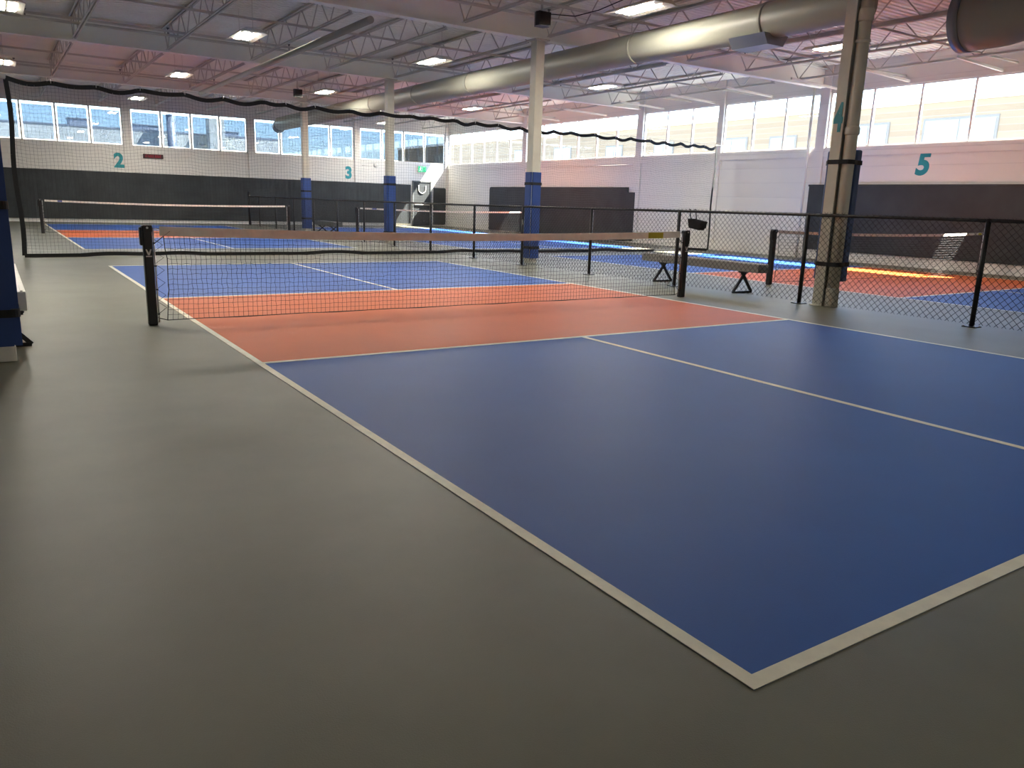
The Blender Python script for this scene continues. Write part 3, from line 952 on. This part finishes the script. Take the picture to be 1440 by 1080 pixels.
# ------------------------------------------------------------------ chain-link fence
fe = empty('chain_link_fence', (7.4, 16, 0), 'low black chain-link fence beside the nearest court', 'fence')
FP = [(7.80, 1.3), (7.76, 3.40), (7.64, 5.66), (7.54, 7.96), (7.42, 10.0), (7.36, 12.1), (7.38, 14.05), (7.40, 16.17), (7.40, 18.25), (7.40, 20.3), (7.40, 22.4), (7.40, 24.55), (7.40, 26.6), (7.40, 28.7), (7.40, 30.85), (7.40, 32.3)]
fh = lambda y: 1.195 - 0.055 * min(1, max(0, (y - 5) / 10))
for i, (x, y) in enumerate(FP):
    m = MB()
    if i == len(FP) - 1:
        m.tube([(x, y, 0), (x, y, 1.33)], 0.05, 12)
    else:
        m.tube([(x, y, 0), (x, y, fh(y) + (0.02 if i % 2 else 0.0))], 0.028, 12)
    po = m.build('fence_post', M_black, fe)
    m = MB(); m.box((x - 0.075, y - 0.075, 0), (x + 0.075, y + 0.075, 0.010)); m.build('foot_plate', M_black, po)
    m = MB()
    for (ox, oy) in ((-1, -1), (1, 1), (-1, 1), (1, -1)):
        m.tube([(x + ox * 0.058, y + oy * 0.058, 0.01), (x + ox * 0.058, y + oy * 0.058, 0.022)], 0.010, 8)
    m.build('anchor_bolt', M_chrome, po)
m = MB(); m.tube([(x, y, fh(y)) for x, y in FP], 0.021, 10); m.build('top_rail', M_black, fe)
m = MB()
D = 0.082
for i in range(len(FP) - 1):
    (xa_, ya_), (xb_, yb_) = FP[i], FP[i + 1]
    L = math.hypot(xb_ - xa_, yb_ - ya_)
    z0, z1 = 0.035, fh((ya_ + yb_) / 2) + 0.035
    H = z1 - z0
    npan = int(L / D)
    rr = 0.0027
    for sgn in (1, -1):
        k = -int(H / D) - 2
        while k * D < L + H:
            s0 = k * D
            sA, zA, sB, zB = (s0, z0, s0 + H, z1) if sgn > 0 else (s0, z1, s0 + H, z0)
            lo, hi = max(0, -sA / H) if sA < 0 else 0, min(1, (L - sA) / H)
            if hi > lo:
                P1 = (sA + lo * H, zA + lo * (zB - zA)); P2 = (sA + hi * H, zA + hi * (zB - zA))
                f = lambda P: (xa_ + (xb_ - xa_) * P[0] / L - 0.024 - sgn * 0.001, ya_ + (yb_ - ya_) * P[0] / L, P[1])
                m.tube([f(P1), f(P2)], rr, 4, caps=False, smooth=False)
            k += 1
m.build('chain_link_mesh', M_cord, fe, fixn=False)

# small dark caddy hanging on the fence
cd = empty('hanging_caddy', (7.66, 7.74, 0.93), 'small black open caddy hung from the fence rail behind the net post', 'caddy')
m = MB()
x0, x1 = 7.58, 7.74
oy0, oy1 = 7.54, 7.82
iy0, iy1 = 7.59, 7.80
vb = [(x0 + 0.02, iy0, 0.90), (x1 - 0.02, iy0, 0.90), (x1 - 0.02, iy1, 0.93), (x0 + 0.02, iy1, 0.93)]
vt = [(x0, oy0, 1.03), (x1, oy0, 1.03), (x1, oy1, 1.07), (x0, oy1, 1.07)]
vi = [(x0 + 0.012, oy0 + 0.012, 1.03), (x1 - 0.012, oy0 + 0.012, 1.03), (x1 - 0.012, oy1 - 0.012, 1.07), (x0 + 0.012, oy1 - 0.012, 1.07)]
vj = [(p[0], p[1], p[2] - 0.10) for p in vi]
m.poly(vb)
for k in range(4):
    k2 = (k + 1) % 4
    m.poly([vb[k], vb[k2], vt[k2], vt[k]]); m.poly([vt[k], vt[k2], vi[k2], vi[k]]); m.poly([vi[k], vi[k2], vj[k2], vj[k]])
m.poly(vj)
m.build('caddy_tub', M_web, cd)
for yy in (7.64, 7.76):
    m = MB(); m.tube([(7.60, yy, 1.05), (7.56, yy - 0.01, 1.14), (7.555, yy - 0.015, 1.205), (7.52, yy - 0.015, 1.215)], 0.008, 6); m.build('caddy_strap', M_web, cd)

# ------------------------------------------------------------------ benches
def bench(x0, x1, y0, y1, zt, th, ms, lbl, legs, ex=0.01):
    c = empty('bench', ((x0 + x1) / 2, (y0 + y1) / 2, 0), lbl, 'bench', 'courtside benches')
    m = MB(); m.box((x0, y0, zt - th), (x1, y1, zt), 0.006); m.box((x0 + 0.02, y0 + 0.02, zt), (x0 + 0.035, y1 - 0.02, zt + 0.006)); m.box((x1 - 0.035, y0 + 0.02, zt), (x1 - 0.02, y1 - 0.02, zt + 0.006)); m.build('seat', ms, c)
    xm = (x0 + x1) / 2
    for y in legs:
        m = MB()
        zb = zt - th
        m.bar((x0 + 0.06, y, zb), (x1 + ex, y, 0.015), 0.035, 0.03, (0, 1, 0))
        m.bar((x1 - 0.06, y, zb), (x0 - ex, y, 0.015), 0.035, 0.03, (0, 1, 0))
        m.bar((x0 - ex, y, 0.016), (x1 + ex, y, 0.016), 0.035, 0.03)
        m.bar((x0 + 0.03, y, zb - 0.012), (x1 - 0.03, y, zb - 0.012), 0.05, 0.024)
        m.build('leg_frame', M_black, c)
    return c

bench(7.78, 8.01, 6.52, 9.02, 0.455, 0.125, M_benchg, 'long grey bench behind the fence near the net post', (6.88, 8.60), 0.09)
bench(-1.70, -1.385, 5.78, 8.40, 0.46, 0.145, M_bench, 'pale bench behind the blue pad at the left edge', (6.05, 7.9))
bench(8.05, 8.40, 24.55, 26.45, 0.40, 0.15, M_dark, 'small dark bench beside the farthest column', (24.95, 26.05))

# ------------------------------------------------------------------ outside
b = MB(); b.box((-80, -60, -0.6), (120, 140, -0.35))
tag(b.build('ground', M_asphalt), 'asphalt yard outside', kind='structure')

bl = empty('brick_building', (27.2, 18, -0.35), 'sunlit buff brick building outside the bright windows', 'building')
b = MB(); b.box((27.0, -30, -0.35), (36, 60, 5.15)); b.build('brick_wall', M_brick, bl)
b = MB(); b.box((26.9, -30, 5.15), (36.1, 60, 5.32)); b.build('parapet_coping', M_concrete, bl)
for (y0, y1, z1) in [(10.2, 11.8, 4.55), (13.0, 15.6, 4.62), (16.9, 18.6, 4.6), (21.0, 22.4, 4.35), (23.6, 25.4, 4.4), (28.2, 29.6, 4.4), (32.0, 33.4, 4.4), (36.5, 38.2, 4.5), (41.0, 42.5, 4.5), (6.5, 8.2, 4.6)]:
    f = MB(); f.box((26.96, y0, 2.2), (27.02, y1, z1)); w = f.build('window', M_dark, bl)
    f = MB(); f.box((26.945, y0 + 0.09, 2.3), (26.965, (y0 + y1) / 2 - 0.03, z1 - 0.09)); f.box((26.945, (y0 + y1) / 2 + 0.03, 2.3), (26.965, y1 - 0.09, z1 - 0.09)); f.build('window_pane', M_extglass, w)

bb2 = empty('flat_roofed_building', (8, 62, -0.35), 'long pale flat-roofed building outside the far windows', 'building')
b = MB(); b.box((-40, 60, -0.35), (17.5, 75, 5.22)); b.build('facade', M_concrete, bb2)
b = MB(); b.box((-40.02, 59.98, 5.22), (17.52, 75, 5.34)); b.build('roof_edge', M_roofunit, bb2)
for x in (-6, -1.8, 3.0, 12.0, 15.0):
    f = MB(); f.box((x, 59.95, 3.3), (x + 1.6, 60.02, 3.75)); f.build('window', M_dark, bb2)
def unit(x, y, w, d_, h, lbl, m=M_roofunit):
    c = empty('rooftop_unit', (x, y, 5.3), lbl, 'rooftop unit')
    b = MB(); b.box((x - w / 2, y - d_ / 2, 5.361), (x + w / 2, y + d_ / 2, 5.36 + h), 0.03); b.build('unit_casing', m, c)
    b = MB(); b.box((x - w / 2 - 0.05, y - d_ / 2 - 0.05, 5.36 + h), (x + w / 2 + 0.05, y + d_ / 2 + 0.05, 5.42 + h)); b.build('unit_lid', m, c)
unit(4.2, 63, 1.3, 1.2, 0.55, 'grey box unit on the far roof above the long screen, leftmost')
unit(8.3, 62.5, 1.8, 1.2, 0.40, 'low grey unit on the far roof left of the tall vent')
unit(14.2, 62.5, 1.2, 1.0, 0.35, 'small grey unit on the far roof right of the pale chimney')
ch = MB(); ch.box((11.9, 58.6, -0.35), (12.95, 59.6, 6.35), 0.02)
tag(ch.build('chimney', M_concrete), 'square pale chimney in front of the far roof', 'chimney')
ch = empty('vent_stack', (9.6, 59.2, -0.35), 'round steel vent stack against the far facade', 'vent stack')
b = MB(); b.tube([(9.55, 59.3, -0.35), (9.55, 59.3, 6.4)], 0.30, 16); b.build('stack_pipe', M_roofunit, ch)
b = MB(); b.tube([(9.55, 59.3, 6.4), (9.55, 59.3, 6.55), (9.55, 59.3, 6.9), (9.55, 59.3, 7.0)], 0.4, 16, radii=[0.3, 0.42, 0.42, 0.2]); b.build('stack_cowl', M_chrome, ch)
